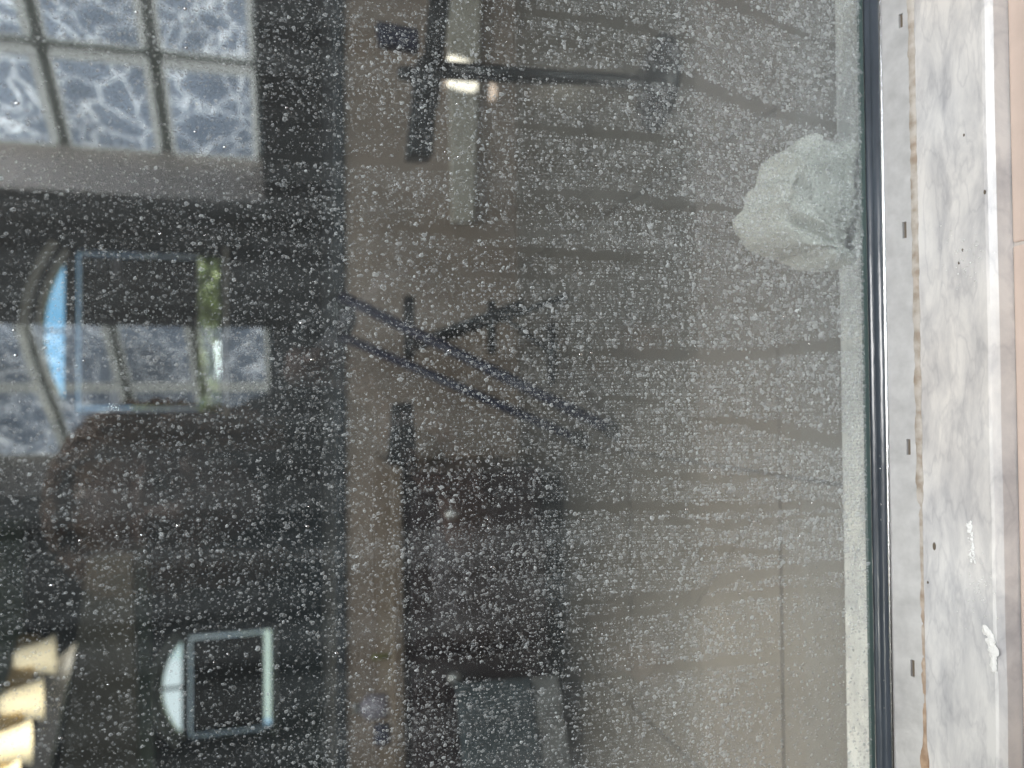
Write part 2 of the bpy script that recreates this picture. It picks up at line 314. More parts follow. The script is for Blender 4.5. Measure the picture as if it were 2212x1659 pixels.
# floor tiles beyond the glass, one row cut by a diagonal joint
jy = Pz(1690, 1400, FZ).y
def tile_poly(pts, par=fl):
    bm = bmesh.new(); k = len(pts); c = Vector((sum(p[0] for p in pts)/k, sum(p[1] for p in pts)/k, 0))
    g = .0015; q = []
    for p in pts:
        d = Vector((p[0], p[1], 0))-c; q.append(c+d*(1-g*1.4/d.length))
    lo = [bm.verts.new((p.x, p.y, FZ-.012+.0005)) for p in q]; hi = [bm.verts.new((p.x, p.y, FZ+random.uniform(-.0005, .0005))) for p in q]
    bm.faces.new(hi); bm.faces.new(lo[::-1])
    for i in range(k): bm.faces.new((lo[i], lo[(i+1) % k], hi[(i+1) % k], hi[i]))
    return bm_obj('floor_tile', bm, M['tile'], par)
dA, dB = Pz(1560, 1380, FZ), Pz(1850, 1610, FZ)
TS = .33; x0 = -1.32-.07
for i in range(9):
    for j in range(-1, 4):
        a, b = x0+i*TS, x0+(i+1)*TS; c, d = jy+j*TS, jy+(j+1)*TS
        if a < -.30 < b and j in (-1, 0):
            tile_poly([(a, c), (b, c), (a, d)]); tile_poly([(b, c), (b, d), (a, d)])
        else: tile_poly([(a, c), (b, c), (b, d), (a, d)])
tag(cuboid('ceiling', (-5, -7, 2.5), (2.5, 4.54, 2.6), M['ceil']), kind='structure'); tag(cuboid('ceiling', (-4, 4.541, 2.5), (-.56, 7.1, 2.6), M['ceil']), kind='structure')

def wall_with_hole(name, xr, zr, hole, y0, y1, mt):     # frontal wall with one arched or plain opening left out
    bm = bmesh.new(); (xa, xb), (za, zb) = xr, zr; hx0, hx1, hz0, hz1 = hole
    for (a, b, c, d) in ((xa, hx0, za, zb), (hx1, xb, za, zb), (hx0, hx1, za, hz0), (hx0, hx1, hz1, zb)):
        add_hex(bm, [(a, y0, c), (b, y0, c), (b, y1, c), (a, y1, c), (a, y0, d), (b, y0, d), (b, y1, d), (a, y1, d)])
    return tag(bm_obj(name, bm, mt), kind='structure')

def arched_window(y, sill, spring, top, pyR, pyL, label, wall_name, xr, shade_px, gaps, seed):
    """arched window in a frontal wall at depth y; sill/spring/top are pixel columns, pyR/pyL its right and left jambs"""
    a = P(sill, pyR, y); b = P(sill, pyL, y); x1, x0_ = a.x, b.x
    mid = (pyR+pyL)/2
    z0, zs, zt = P(sill, mid, y).z, P(spring, mid, y).z, P(top, mid, y).z
    w = x1-x0_; cx = (x0_+x1)/2; rise = zt-zs; Rr = ((w/2)**2+rise**2)/(2*rise); cz = zt-Rr
    wall_with_hole(wall_name, xr, (FZ, 2.5), (x0_, x1, z0, zt), y, y+.15, M['darkwall'])
    root = empty('arched_window', (cx, y, z0), label, 'window')
    ang = math.asin(min(1, (w/2)/Rr)); N = 28
    def arc(k, rad): t = -ang+2*ang*k/N; return (cx+rad*math.sin(t), cz+rad*math.cos(t))
    # spandrel: fills between arch and the square hole
    bm = bmesh.new()
    for k in range(N):
        (xa, za), (xb, zb) = arc(k, Rr), arc(k+1, Rr)
        add_hex(bm, [(xa, y+.002, za), (xb, y+.002, zb), (xb, y+.14, zb), (xa, y+.14, za), (xa, y+.002, zt+.002), (xb, y+.002, zt+.002), (xb, y+.14, zt+.002), (xa, y+.14, zt+.002)])
    bm_obj('spandrel', bm, M['darkwall'], root)
    def ring(nm, ra, rb, ya, yb, mt):
        bm = bmesh.new()
        for k in range(N):
            p = [arc(k, ra), arc(k+1, ra), arc(k+1, rb), arc(k, rb)]
            add_hex(bm, [(q[0], ya, q[1]) for q in p]+[(q[0], yb, q[1]) for q in p])
        return bm_obj(nm, bm, mt, root)
    ring('arch_casing', Rr+.075*w, Rr+.03*w, y-.03, y-.001, M['frame'])
    ring('arch_frame', Rr-.001, Rr-.035*w, y+.01, y+.06, M['frame'])
    t = .018*w; zsh_ = P(shade_px, mid, y).z
    # transom rail, centre mullion and side frames
    cuboid('transom_rail', (x0_, y+.012, zs-.068*w), (x1, y+.034, zs), M['shade'], root)
    cuboid('mullion', (cx-t*.5, y+.014, zs+.001), (cx+t*.5, y+.06, zt-.03*w), M['shade'], root)
    for s in (x0_, x1-t*.35): cuboid('side_frame', (s, y+.028, z0), (s+t*.35, y+.045, zs-.08*w), M['shade'], root)
    for s in (x0_+t*.36, x1-.031*w): cuboid('side_gap_light', (s, y+.038, zsh_), (s+.024*w, y+.040, zs-.07*w), M['slit'], root)  # pale strips added to show light leaking past the shade, sides and top
    cuboid('top_gap_light', (x0_+.034*w, y+.038, zs-.092*w), (x1-.034*w, y+.040, zs-.070*w), M['slit'], root)
    cuboid('sill', (x0_-.03, y-.05, z0-.05*w), (x1+.03, y-.002, z0-.03*w), M['frame'], root)
    # roller shade drawn down, with light round it
    zsh = P(shade_px, mid, y).z
    gx0, gx1 = x0_+.031*w, x1-.031*w
    cuboid('roller_shade', (gx0+.004, y+.02, zsh), (gx1-.004, y+.026, zs-.088*w), M['shade'], root)
    cuboid('hem_bar', (gx0, y+.018, zsh-.008*w), (gx1, y+.034, zsh-.002), M['frame'], root)
    for (fa, fb, l0, l1) in gaps:    # pale cords and clips on the shade
        cuboid('shade_guide', (x0_+w*fa, y+.012, zs-(zs-z0)*l1), (x0_+w*fb, y+.019, zs-(zs-z0)*l0), M['slit'], root)
    cuboid('pane', (x0_+.002, y+.05, z0), (x1-.002, y+.054, zt-.01), M['winglass'], root)
    return cx, w, z0, zs, zt
YA, YB = 4.4, 6.9
cxA, wA, z0A, zsA, ztA = arched_window(YA, 475, 137, 76, 549, 889, 'large arched window with blue sky above a drawn black shade', 'far_wall', (-.62, 2.4), 426, ((.04, .16, .30, .34), (.84, .96, .30, .34), (.86, .96, .20, .215)), 1)
cxB, wB, z0B, zsB, ztB = arched_window(YB, 585, 392, 342, 1360, 1578, 'smaller arched window at lower left with pale cloudy top and black shade', 'rear_wall', (-3.5, -.55), 570, ((.04, .1, .3, .34),), 2)
tag(cuboid('side_wall', (-.62, YA+.002, FZ), (-.56, YB+.15, 2.5), M['darkwall']), kind='structure')
tag(cuboid('wall_right', (2.4, -2.4, FZ), (2.5, YA+.15, 2.5), M['darkwall']), kind='structure')
tag(cuboid('wall_left', (-3.6, .6, FZ), (-3.5, YB+.15, 2.5), M['darkwall']), kind='structure')
tag(cuboid('ground', (-60, 4.9, -.9), (60, 120, -.5), M['leaf']), kind='structure')

# hedge outside the large window
def hedge(name, c, size, nleaf, label):
    vs, fs = [], []
    for i in range(nleaf):
        p = Vector((c[0]+random.uniform(-.5, .5)*size[0], c[1]+random.uniform(-.5, .5)*size[1], c[2]+random.random()**.6*size[2]))
        p.z = min(p.z, c[2]+size[2]*(.85+.15*noise.noise(p*2.5))); s = random.uniform(.03, .07); r = Matrix.Rotation(random.uniform(0, 6.28), 3, 'Z') @ Matrix.Rotation(random.uniform(-1.2, 1.2), 3, 'X')
        k = len(vs)
        for q in ((-s, 0, 0), (0, -s*.45, .01), (s, 0, 0), (0, s*.45, .01)): vs.append(p+r @ Vector(q))
        fs.append((k, k+1, k+2, k+3))
    me = bpy.data.meshes.new(name); me.from_pydata(vs, [], fs)
    return tag(link(name, me, M['leaf']), label, 'hedge')
hedge('hedge', (cxA, YA+1.6, -.5), (2.0, .7, 2.15), 22000, 'sunlit green hedge seen under the shade of the large arched window')
ev = cuboid('garden_wall', (cxB-1.5, YB+3.0, -.5), (cxB+1.5, YB+3.2, 1.05), M['ext'])
tag(ev, 'pale sunlit garden wall outside the smaller arched window', 'wall')
ev = hexa('house_gable', [P(q[0], q[1], YB+4.0) for q in ((330, 1340), (395, 1340), (395, 1425), (362, 1425))] + [P(q[0], q[1], YB+4.4) for q in ((330, 1340), (395, 1340), (395, 1425), (362, 1425))], M['ext'])
tag(ev, 'grey house gable in the upper part of the smaller arched window', 'house')

# ---------------------------------------------------------------- brown tub surround, baseboard
YAP = 1.15
zt = P(722, 700, YAP).z
tub = empty('bath_surround', (0, YAP, FZ), 'brown stone bath surround crossing behind the spotted glass', 'bath')
cuboid('front_panel', (-1.9, YAP, FZ), (1.6, YAP+.03, zt-.02), M['apron'], tub)
cuboid('deck', (-1.9, YAP-.006, zt-.02), (1.6, YAP+.95, zt), M['darkwall'], tub, .002)
# pale bevelled step at its foot, ending short
bb = plate('base_step', [(962, -160), (1046, -160), (1024, 480), (978, 480)], YAP-.022, YAP-.002, M['trim'], None, .004); tag(bb, 'cream step at the foot of the bath behind the black stand', 'step')
spt = bpy.data.lights.new('sun_patch_spot', 'SPOT'); spt.energy = 420; spt.spot_size = R(2.9); spt.spot_blend = .04; spt.shadow_soft_size = .004; spt.color = (1, .98, .94)  # unseen spot lamp standing in for a shaft of sun on the step
spo = bpy.data.objects.new('sun_patch_spot', spt); COL.objects.link(spo); tgt = P(990, 158, YAP-.022); spo.location = tgt+Vector((.30, -.75, .95)); spo.rotation_euler = (tgt-spo.location).to_track_quat('-Z', 'Y').to_euler()

# ---------------------------------------------------------------- black stand
YS = .62
st = empty('black_stand', Pz(1440, 185, FZ), 'black metal stand with a thick cross bar and round foot', 'stand')
def tb(name, quad, dep, mt, par, y=YS, bv=.004): return plate(name, quad, y, y+dep, mt, par, bv)
tb('cross_bar', [(938, -70), (982, -70), (948, 232), (906, 232)], .03, M['black'], st)
tb('bar_end', [(902, 120), (950, 120), (936, 336), (880, 336)], .034, M['black'], st, YS-.004)
tb('arm', [(812, 42), (905, 60), (908, 108), (820, 92)], .02, M['navy'], st)
tb('lower_arm', [(860, 140), (905, 140), (905, 170), (862, 160)], .02, M['black'], st)
tube('pole', [P(930, 150, YS+.02), P(1130, 163, YS+.015), P(1330, 172, YS), Pz(1440, 185, FZ+.01)], [.012, .011, .008, .008], M['black'], st)
fp = Pz(1425, 180, FZ)
lathe('foot', [(.001, 0), (.055, 0), (.055, .006), (.014, .018), (.001, .02)], fp, M['black'], st)

# ---------------------------------------------------------------- folding stool with crossed blue legs
YC = .90
ch = empty('folding_stool', Pz(1300, 940, FZ), 'folding stool with crossed navy legs and black rubber feet', 'stool')
def seg(nm, a, b, ya, yb, r, mt, tip=None):
    pa = P(a[0], a[1], ya); pb = P(b[0], b[1], yb); o = tube(nm, [pa, pa.lerp(pb, .5), pb], r, mt, ch)
    if tip:
        d = (pb-pa).normalized(); t2 = tube('rubber_foot', [pb-d*.004, pb+d*.05], r*1.45, M['rubber'], o)
seg('leg', (738, 640), (1318, 926), YC, .66, .0085, M['navy'], 1)
seg('leg', (738, 726), (1240, 944), YC+.06, .78, .0078, M['navy'], 1)
seg('leg', (880, 745), (1130, 655), YC+.02, YC-.05, .0068, M['black'])
seg('leg', (900, 752), (1225, 640), YC+.05, YC-.05, .0058, M['black'])
seg('cross_rail', (884, 640), (884, 775), YC+.02, YC+.02, .0095, M['black'])
seg('cross_rail', (1062, 650), (1062, 765), YC-.02, YC-.02, .0075, M['black'])
seg('cross_rail', (1192, 700), (1192, 835), YC-.06, YC-.06, .0075, M['black'])
seg('brace', (1060, 665), (1190, 760), YC-.02, YC-.06, .0045, M['black'])
tb('seat_sling', [(722, 628), (758, 640), (775, 690), (750, 742), (722, 742)], .012, M['black'], ch, YC)

# ---------------------------------------------------------------- dark cabinet with wooden top
YCB = .86
cb = empty('low_cabinet', P(1220, 1340, YCB), 'low dark maroon cabinet with a light brown wooden top', 'cabinet')
plate('carcass', [(842, 1022), (1150, 1030), (1232, 1480), (1262, 1900), (885, 1900)], YCB, YCB, M['maroon'], cb).data if False else None
zt2 = P(845, 1340, YCB).z
xl, xr_ = P(1000, 1900, YCB).x, P(900, 1022, YCB).x
hexa('carcass', [Vector(v) for v in ((xl, YCB-.03, FZ+.03), (xr_, YCB, FZ+.045), (xr_, YAP-.01, FZ+.045), (xl, YAP-.01, FZ+.03), (xl, YCB-.03, zt2-.018), (xr_, YCB, zt2-.018), (xr_, YAP-.01, zt2-.018), (xl, YAP-.01, zt2-.018))], M['maroon'], cb, .003)
hexa('top', [Vector(v) for v in ((xl, YCB-.045, zt2-.016), (xr_+.012, YCB-.012, zt2-.016), (xr_+.012, YAP+.02, zt2-.016), (xl, YAP+.02, zt2-.016), (xl, YCB-.045, zt2), (xr_+.012, YCB-.012, zt2), (xr_+.012, YAP+.02, zt2), (xl, YAP+.02, zt2))], M['slab'], cb, .003)
cuboid('plinth', (xl, YCB+.03, FZ), (xr_-.02, YAP-.02, FZ+.029), M['rubber'], cb)
zc = (FZ+.04+zt2)/2
for k, xx in enumerate((xr_-.03, xr_-.27, xr_-.51)):
    yy = YCB-.03*(xr_-xx)/(xr_-xl)
    cuboid('door', (xx-.23, yy-.022, FZ+.06), (xx, yy-.004, zt2-.03), M['maroon'], cb, .003)
for dd_ in [o for o in bpy.data.objects if o.name.startswith('door') and o.parent == cb]:
    cc_ = sum((Vector(v) for v in dd_.bound_box), Vector())/8; xm_ = max(v[0] for v in dd_.bound_box)
    lathe('knob', [(.001, 0), (.006, 0), (.005, .008), (.010, .014), (.010, .020), (.001, .023)], (xm_-.03, min(v[1] for v in dd_.bound_box), cc_.z+.04), M['knob'], dd_, Matrix.Rotation(R(90), 4, 'X'))
# strip of paler black rail right of the cabinet
tb('stool_post', [(848, 872), (892, 868), (905, 1030), (836, 1042)], .02, M['black'], ch, YC+.02)
# folded towel by the cabinet
tw = empty('hanging_towel', P(1100, 1600, YCB-.06), 'blue grey towel with a light grey border against the cabinet', 'towel')
def drape(nm, quad, y, mt, amp):
    bm = bmesh.new(); nu, nv = 14, 22; g = {}
    for s_ in (0, 1):
        for i in range(nu+1):
            for j in range(nv+1):
                u, v = i/nu, j/nv
                a = Vector(quad[0]).lerp(Vector(quad[1]), u); b = Vector(quad[3]).lerp(Vector(quad[2]), u); q = a.lerp(b, v)
                p = P(q.x, q.y, y); p.y += amp*math.sin(v*19+u*2)+s_*.007; g[s_, i, j] = bm.verts.new(p)
    for s_ in (0, 1):
        for i in range(nu):
            for j in range(nv): bm.faces.new((g[s_, i, j], g[s_, i+1, j], g[s_, i+1, j+1], g[s_, i, j+1]))
    for i in range(nu):
        for j in (0, nv): bm.faces.new((g[0, i, j], g[0, i+1, j], g[1, i+1, j], g[1, i, j]))
    for j in range(nv):
        for i in (0, nu): bm.faces.new((g[0, i, j], g[0, i, j+1], g[1, i, j+1], g[1, i, j]))
    return bm_obj(nm, bm, mt, tw, True)
drape('towel_cloth', [(985, 1478), (1150, 1468), (1190, 1760), (1010, 1760)], YCB-.07, M['bluegray'], .003)
drape('border', [(1151, 1466), (1206, 1462), (1250, 1760), (1191, 1760)], YCB-.07, M['ltgray'], .003)
# toiletries on the cabinet top
p = P(800, 1555, YCB+.06)
bt = empty('pale_bottle', (p.x, p.y, zt2), 'small pale lilac bottle standing on the brown cabinet top', 'bottle')
lathe('bottle_body', [(.001, 0), (.018, 0), (.02, .006), (.02, .03), (.012, .038), (.008, .042), (.001, .042)], (p.x+.012, p.y+.02, zt2), M['lilac'], bt)
lathe('cap', [(.001, .042), (.009, .042), (.009, .052), (.001, .052)], (p.x+.012, p.y+.02, zt2), M['ltgray'], bt)
jr = empty('dark_jar', (p.x-.02, p.y-.015, zt2), 'small dark blue round jar on the brown cabinet top', 'jar')
lathe('jar_body', [(.001, 0), (.014, 0), (.017, .006), (.017, .020), (.012, .024), (.001, .024)], (p.x-.012, p.y-.03, zt2), M['ink'], jr)
p = P(806, 1420, YCB+.03)
tag(lathe('lip_balm', [(.001, 0), (.004, 0), (.004, .022), (.003, .026), (.001, .026)], (p.x, p.y, zt2), M['lime']), 'tiny lime green tube upright on the brown cabinet top', 'tube')

# ---------------------------------------------------------------- vanity light and mirror, far left
vl = empty('vanity_light', P(60, 1500, 2.3), 'brass vanity light with lit frosted bell shades', 'light')
cen = [(80, 1418), (52, 1512), (24, 1606), (-4, 1700)]; YV = [2.35, 2.2, 2.05, 1.92]
pb = [P(68, 1385, 2.42), P(-20, 1740, 1.92)]
bmv = bmesh.new(); d = (pb[1]-pb[0]).normalized(); sd = Vector((d.y, -d.x, 0)).normalized()
for (a, b, z0_, z1_) in ((0, 1, -.032, .032),):
    q = [pb[0]+Vector((0, 0, z0_)), pb[1]+Vector((0, 0, z0_)), pb[1]+Vector((0, 0, z0_))-sd*.03, pb[0]+Vector((0, 0, z0_))-sd*.03]
    add_hex(bmv, q+[v+Vector((0, 0, z1_-z0_)) for v in q])
bmesh.ops.bevel(bmv, geom=bmv.edges[:], offset=.006, segments=2, affect='EDGES'); bm_obj('back_plate', bmv, M['brass'], vl)
for (c, y) in zip(cen, YV):
    q = P(c[0], c[1], y)+Vector((0, -.02, 0))
    tl = Matrix.Rotation(R(20), 4, 'X')
    sh = lathe('shade', [(.020, .055), (.030, .050), (.040, .030), (.044, .0), (.050, -.030), (.062, -.052), (.058, -.052), (.046, -.028), (.040, 0), (.030, .03)], q, M['frost'], vl, tl, close=False)
    lathe('bulb', [(.001, -.052), (.016, -.048), (.022, -.034), (.020, -.016), (.010, .002), (.001, .004)], q, M['bulb'], vl, tl, 20)
    tube('bulb_arm', [q+Vector((0, .005, .05)), q+Vector((0, .04, .06)), q+Vector((.0, .07, .02))], .007, M['brass'], vl)
ml = bpy.data.lights.new('vanity_glow', 'POINT'); ml.energy = 3.5; ml.color = (1, .85, .62); ml.shadow_soft_size = .08
mo = bpy.data.objects.new('vanity_glow', ml); COL.objects.link(mo); mo.location = P(60, 1500, 2.0)+Vector((0, -.1, -.02))
mi = empty('wall_mirror', P(130, 1600, 2.3), 'grey mirror with a dark beaded top edge below the vanity light', 'mirror')
plate('mirror_glass', [(112, 1436), (166, 1386), (98, 1700), (42, 1700)], 2.36, 2.38, M['mirror'], mi)
bm = bmesh.new(); A_, B_ = P(106, 1432, 2.35), P(36, 1700, 2.35)
for k in range(60): add_ell(bm, A_.lerp(B_, k/59), (.006, .006, .005), sub=1)
bm_obj('beaded_edge', bm, M['rubber'], mi, True)
pl = plate('wall_cabinet', [(188, 1200), (288, 1190), (305, 1800), (112, 1800)], 2.9, 3.2, mat('olive brown cabinet paint', (.075, .07, .055), .5, noise_amt=.1), None, .01)
tag(pl, 'tall dull brown wall cabinet in the dark beside the vanity light', 'cabinet')

# ---------------------------------------------------------------- marble saddle, channel and glass
XW = .75
sa = empty('marble_threshold', (0, 0, 0), 'white marble threshold with grey veins under the glass', 'threshold')
bm = bmesh.new(); prof = []
y0_, y1_ = Pz(2138, 829, 0).y-.0028, Pz(1810, 829, 0).y; th = -P(2192, 829, y0_).z
prof += [(y0_, -.0026), (y0_+.0008, -.0017), (y0_+.0021, -.0004), (y0_+.0034, 0)]
for k in range(7): a = math.pi/2*k/6; prof.append((y1_-.004+.004*math.sin(a), -.004+.004*math.cos(a)))
prof = [(y0_, -th-.002)]+prof+[(y1_, -.11)]+[(y0_+.01, -.11), (y0_+.01, -th-.002)]
NX = 60; rows = [[bm.verts.new((-XW+2*XW*i/NX, y+.0006*noise.noise(Vector((i*.7, 0, 3)))*(1 if y < 0 else 0), z)) for y, z in prof] for i in range(NX+1)]
for a, b in zip(rows, rows[1:]):
    for k in range(len(prof)): bm.faces.new((a[k], a[(k+1) % len(prof)], b[(k+1) % len(prof)], b[k]))
bm_obj('slab', bm, M['marble'], sa, True).data.polygons.foreach_set('use_smooth', [False]*((NX)*len(prof)))
# soap residue: ragged thin patches on the marble
def smear(pxs, seed, holes=.3):
    bm = bmesh.new(); rnd = random.Random(seed)
    for (px, py, rr) in pxs:
        c = Pz(px, py, 0); k = 9; ph = rnd.random()*6
        lo = []; 
        for i in range(k):
            a = ph+2*math.pi*i/k; q = rr*(.6+.5*rnd.random()); lo.append(bm.verts.new((c.x+q*math.sin(a), c.y+q*math.cos(a), .0002)))
        ct = bm.verts.new((c.x, c.y, .0007))
        for i in range(k): bm.faces.new((lo[i], lo[(i+1) % k], ct))
    return bm_obj('soap_residue', bm, M['soap'], sa)
r1 = random.Random(4)
smear([(2126+18*t+r1.uniform(-7, 7)*math.sin(math.pi*min(1, t*1.2))+10*math.sin(3*t), 1352+96*t, r1.uniform(.0004, .0022)) for t in [k/70 for k in range(70)]], 1)
smear([(2093+r1.uniform(-5, 5)+10*(k/40), 1128+90*k/40, r1.uniform(.0003, .0011)) for k in range(40)], 2)
smear([(2085+r1.gauss(0, 22), 560+r1.gauss(0, 30), r1.uniform(.0001, .0004)) for k in range(70)], 3)
smear([(2115+r1.gauss(0, 20), 1270+r1.gauss(0, 35), r1.uniform(.0001, .0005)) for k in range(60)], 5)
bm = bmesh.new()
for (px, py, r_) in ((2019, 1180, .0011), (2083, 292, .0004), (2080, 540, .0004), (2072, 568, .0004), (2128, 415, .0006), (2005, 1258, .0004)):
    c = Pz(px, py, 0); add_ell(bm, (c.x, c.y, .0002), (r_*1.7, r_*.8, .0004), sub=2)
tag(bm_obj('grit', bm, M['slot'], sa), kind='stuff')
# pink tile ledge in front
cb2 = bpy.data.objects.new('tiled_curb', None); COL.objects.link(cb2); cb2.location = (0, -.1, -.02); tag(cb2, 'pinkish beige tiled ledge running in front of the marble threshold', 'curb')
jx = P(2204, 537, -.06).x
for a, b in ((-XW, jx-.30), (jx-.30, jx), (jx, jx+.30), (jx+.30, XW)):
    cuboid('ledge_tile', (a+.0007, -.20, -.03), (b-.0007, y0_-.0003, -th), M['pink'], cb2, .001)
cuboid('ledge_bed', (-XW, -.199, FZ), (XW, y0_-.0004, -th-.0008), mat('pale grout', (.55, .50, .46), .9), cb2)

# channel
chn = empty('sill_channel', (0, -.01, 0), 'satin aluminium channel holding the foot of the glass', 'channel')
yF, zT = -.0102, .0042                                  # top edge of the sloping front flange
yB_ = Pz(1984, 829, .0004).y; zB = .0004
def fl_pt(x, t, d=0): return (x, yF+(yB_-yF)*t, zT+(zB-zT)*t-d)
def fl_t(px):                     # pixel column -> place across the flange
    best = min(range(101), key=lambda k: abs(px-to_px(Vector(fl_pt(0, k/100)))[0])); return best/100
def to_px(v):
    d = v-C0; w_ = d.dot(Fv); return CX+FPX*d.dot(Xc)/w_, CY-FPX*d.dot(Yc)/w_
slots = [(38, 32), (496, 38), (965, 36), (1437, 38)]
xs = sorted([(Pz(1960, py, .001).x, h_/1661*.34/2) for py, h_ in slots], key=lambda t: t[0])
t0s, t1s = fl_t(1956), fl_t(1965)
bm = bmesh.new()
def bx(a, b, t0, t1): add_hex(bm, [fl_pt(a, t0, .0012), fl_pt(b, t0, .0012), fl_pt(b, t1, .0012 if t1 < 1 else .0003), fl_pt(a, t1, .0012 if t1 < 1 else .0003), fl_pt(a, t0), fl_pt(b, t0), fl_pt(b, t1), fl_pt(a, t1)])
bx(-XW, XW, 0, t0s); bx(-XW, XW, t1s, 1)
cur = -XW
for x_, hw in xs: bx(cur, x_-hw, t0s, t1s); cur = x_+hw
bx(cur, XW, t0s, t1s)
bmesh.ops.remove_doubles(bm, verts=bm.verts, dist=1e-6)
bm_obj('front_flange', bm, M['metal'], chn)
for x_, hw in xs:
    hexa('weep_slot', [fl_pt(x_-hw*1.04, t0s-.02, .0016), fl_pt(x_+hw*1.04, t0s-.02, .0016), fl_pt(x_+hw*1.04, t1s+.02, .0016), fl_pt(x_-hw*1.04, t1s+.02, .0016)]+[fl_pt(x_-hw*1.04, t0s-.02, .0010), fl_pt(x_+hw*1.04, t0s-.02, .0010), fl_pt(x_+hw*1.04, t1s+.02, .0010), fl_pt(x_-hw*1.04, t1s+.02, .0010)], M['slot'], chn)
tube('flange_lip', [(-XW, yF+.0006, zT+.0002), (0, yF+.0006, zT+.0002), (XW, yF+.0006, zT+.0002)], .0010, M['rim'], chn, 10)
cuboid('back_flange', (-XW, .0085, .0004), (XW, .0100, .0016), M['metal'], chn)
bm = bmesh.new(); N = 900; rows = []
for i in range(N+1):
    x = -XW+2*XW*i/N; w_ = .0012*(1+.35*noise.noise(Vector((x*90, 0, 0)))+.3*noise.noise(Vector((x*320, 4, 0))))*(1.15 if x > -.05 else .7)
    bl = math.exp(-((x-P(1990, 1610, -.012).x)/.006)**2)*.0009; w_ += bl
    rows.append([bm.verts.new((x, yB_+.0012-w_*math.cos(a)*1.25-.0008*math.cos(a), .0001+w_*math.sin(a)*.62)) for a in (0, .5, 1.05, 1.57, 2.2)])
for a, b in zip(rows, rows[1:]):
    for k in range(4): bm.faces.new((a[k], a[k+1], b[k+1], b[k]))
bm_obj('caulk_bead', bm, M['caulk'], chn, True)

gs = empty('shower_glass', (0, 0, .02), 'clear shower glass panel covered in dried white water spots', 'glass panel')
GZ0 = P(1873, 829, 0).z
cuboid('pane', (-XW, 0, GZ0+.0012), (XW, .008, 2.0), M['pane'], gs)
cuboid('bottom_edge', (-XW, -.0002, GZ0-.0010), (XW, .0016, GZ0+.0011), M['edge'], gs)
bm = bmesh.new(); pr = [(-.0001, .0), (-.0001, GZ0-.0012), (-.0020, GZ0-.0014), (-.0028, GZ0-.0028), (-.0040, GZ0-.0019), (-.0070, GZ0-.0019), (-.0082, GZ0-.0034), (-.0090, GZ0-.0040), (-.0094, .0)]
rows = [[bm.verts.new((-XW+2*XW*i/200, y+.00012*noise.noise(Vector((i*.9, k, 0))), z+.00018*noise.noise(Vector((i*.6, k*2, 5))))) for k, (y, z) in enumerate(pr)] for i in range(201)]
for a, b in zip(rows, rows[1:]):
    for k in range(len(pr)-1): bm.faces.new((a[k], a[k+1], b[k+1], b[k]))
bm_obj('seal', bm, M['vinyl'], gs, True)
# water beads on the seal and pane
bm = bmesh.new(); rb = random.Random(9)
for (px, py) in ((1898, 1012), (1899, 1123), (1903, 1530), (1905, 1470), (1894, 985), (1896, 1090)): 
    c = P(px, py, -.0055); add_ell(bm, (c.x, -.0055, GZ0-.0024), (.0009, .0007, .0006), sub=2)
for k in range(150):
    zz = rb.uniform(.04, .42); xx = rb.uniform(-.2, .2)
    if rb.random() < .5: xx = rb.choice((.105, .02, -.05, -.10, .165))+rb.gauss(0, .004)
    r_ = rb.uniform(.0002, .0006); add_ell(bm, (xx, -.0002, zz), (r_, r_*.6, r_*rb.uniform(1, 2)), sub=1)
bead = bm_obj('water_beads', bm, mat('clear water bead', (.9, .9, .9), .05, .9), gs, True); tag(bead, kind='stuff')

# dried spots: irregular little plates standing a fraction of a millimetre proud of the pane
streaks = [
 [(1480, -20), (1600, 18), (1700, 62), (1800, 98), 13], [(1040, 155), (1350, 162), (1500, 176), (1560, 205), (1640, 235), (1820, 275), 15],
 [(1080, 265), (1300, 290), (1460, 302), 12], [(560, 335), (750, 345), (900, 352), (1080, 372), 11], [(1150, 415), (1320, 420), (1450, 440), (1620, 462), 13],
 [(840, 490), (1100, 507), (1250, 500), 11], [(1040, 535), (1250, 550), (1460, 562), 10], [(1000, 590), (1150, 600), (1260, 590), 9],
 [(1230, 765), (1400, 762), (1560, 772), (1680, 757), (1830, 745), 14], [(1500, 905), (1600, 910), (1740, 942), (1820, 952), 15],
 [(950, 1112), (1200, 1092), (1500, 1097), (1830, 1090), 9], [(1400, 1120), (1560, 1137), (1800, 1110), 9],
 [(1230, 1305), (1480, 1290), (1600, 1242), (1830, 1222), 12], [(1250, 1345), (1500, 1300), (1700, 1272), (1830, 1278), 11],
 [(900, 1425), (1150, 1472), (1400, 1452), (1640, 1420), (1830, 1432), 10], [(1100, 20), (1300, 45), (1500, 90), 10],
 [(1330, 1010), (1560, 1040), (1700, 1020), 10], [(1270, 850), (1420, 868), 8], [(1500, 1180), (1700, 1195), 9]]
XA, XB, ZA, ZB = -.24, .24, GZ0+.0016, .44
def fbm(x, z, fx, fz, seed):
    """cheap value noise on numpy arrays"""
    def vn(u, v, s):
        iu, iv = np.floor(u).astype(np.int64), np.floor(v).astype(np.int64); fu, fv = u-iu, v-iv
        fu = fu*fu*(3-2*fu); fv = fv*fv*(3-2*fv)
        def h(a, b):
            q = (a*374761393+b*668265263+s*974634777) & 0xffffffff; q = ((q ^ (q >> 13))*1274126177) & 0xffffffff; return ((q ^ (q >> 16)) & 0xffff)/65535.0
        return (h(iu, iv)*(1-fu)+h(iu+1, iv)*fu)*(1-fv)+(h(iu, iv+1)*(1-fu)+h(iu+1, iv+1)*fu)*fv
    return .6*vn(x*fx, z*fz, seed)+.4*vn(x*fx*2.1+9, z*fz*2.1, seed+1)
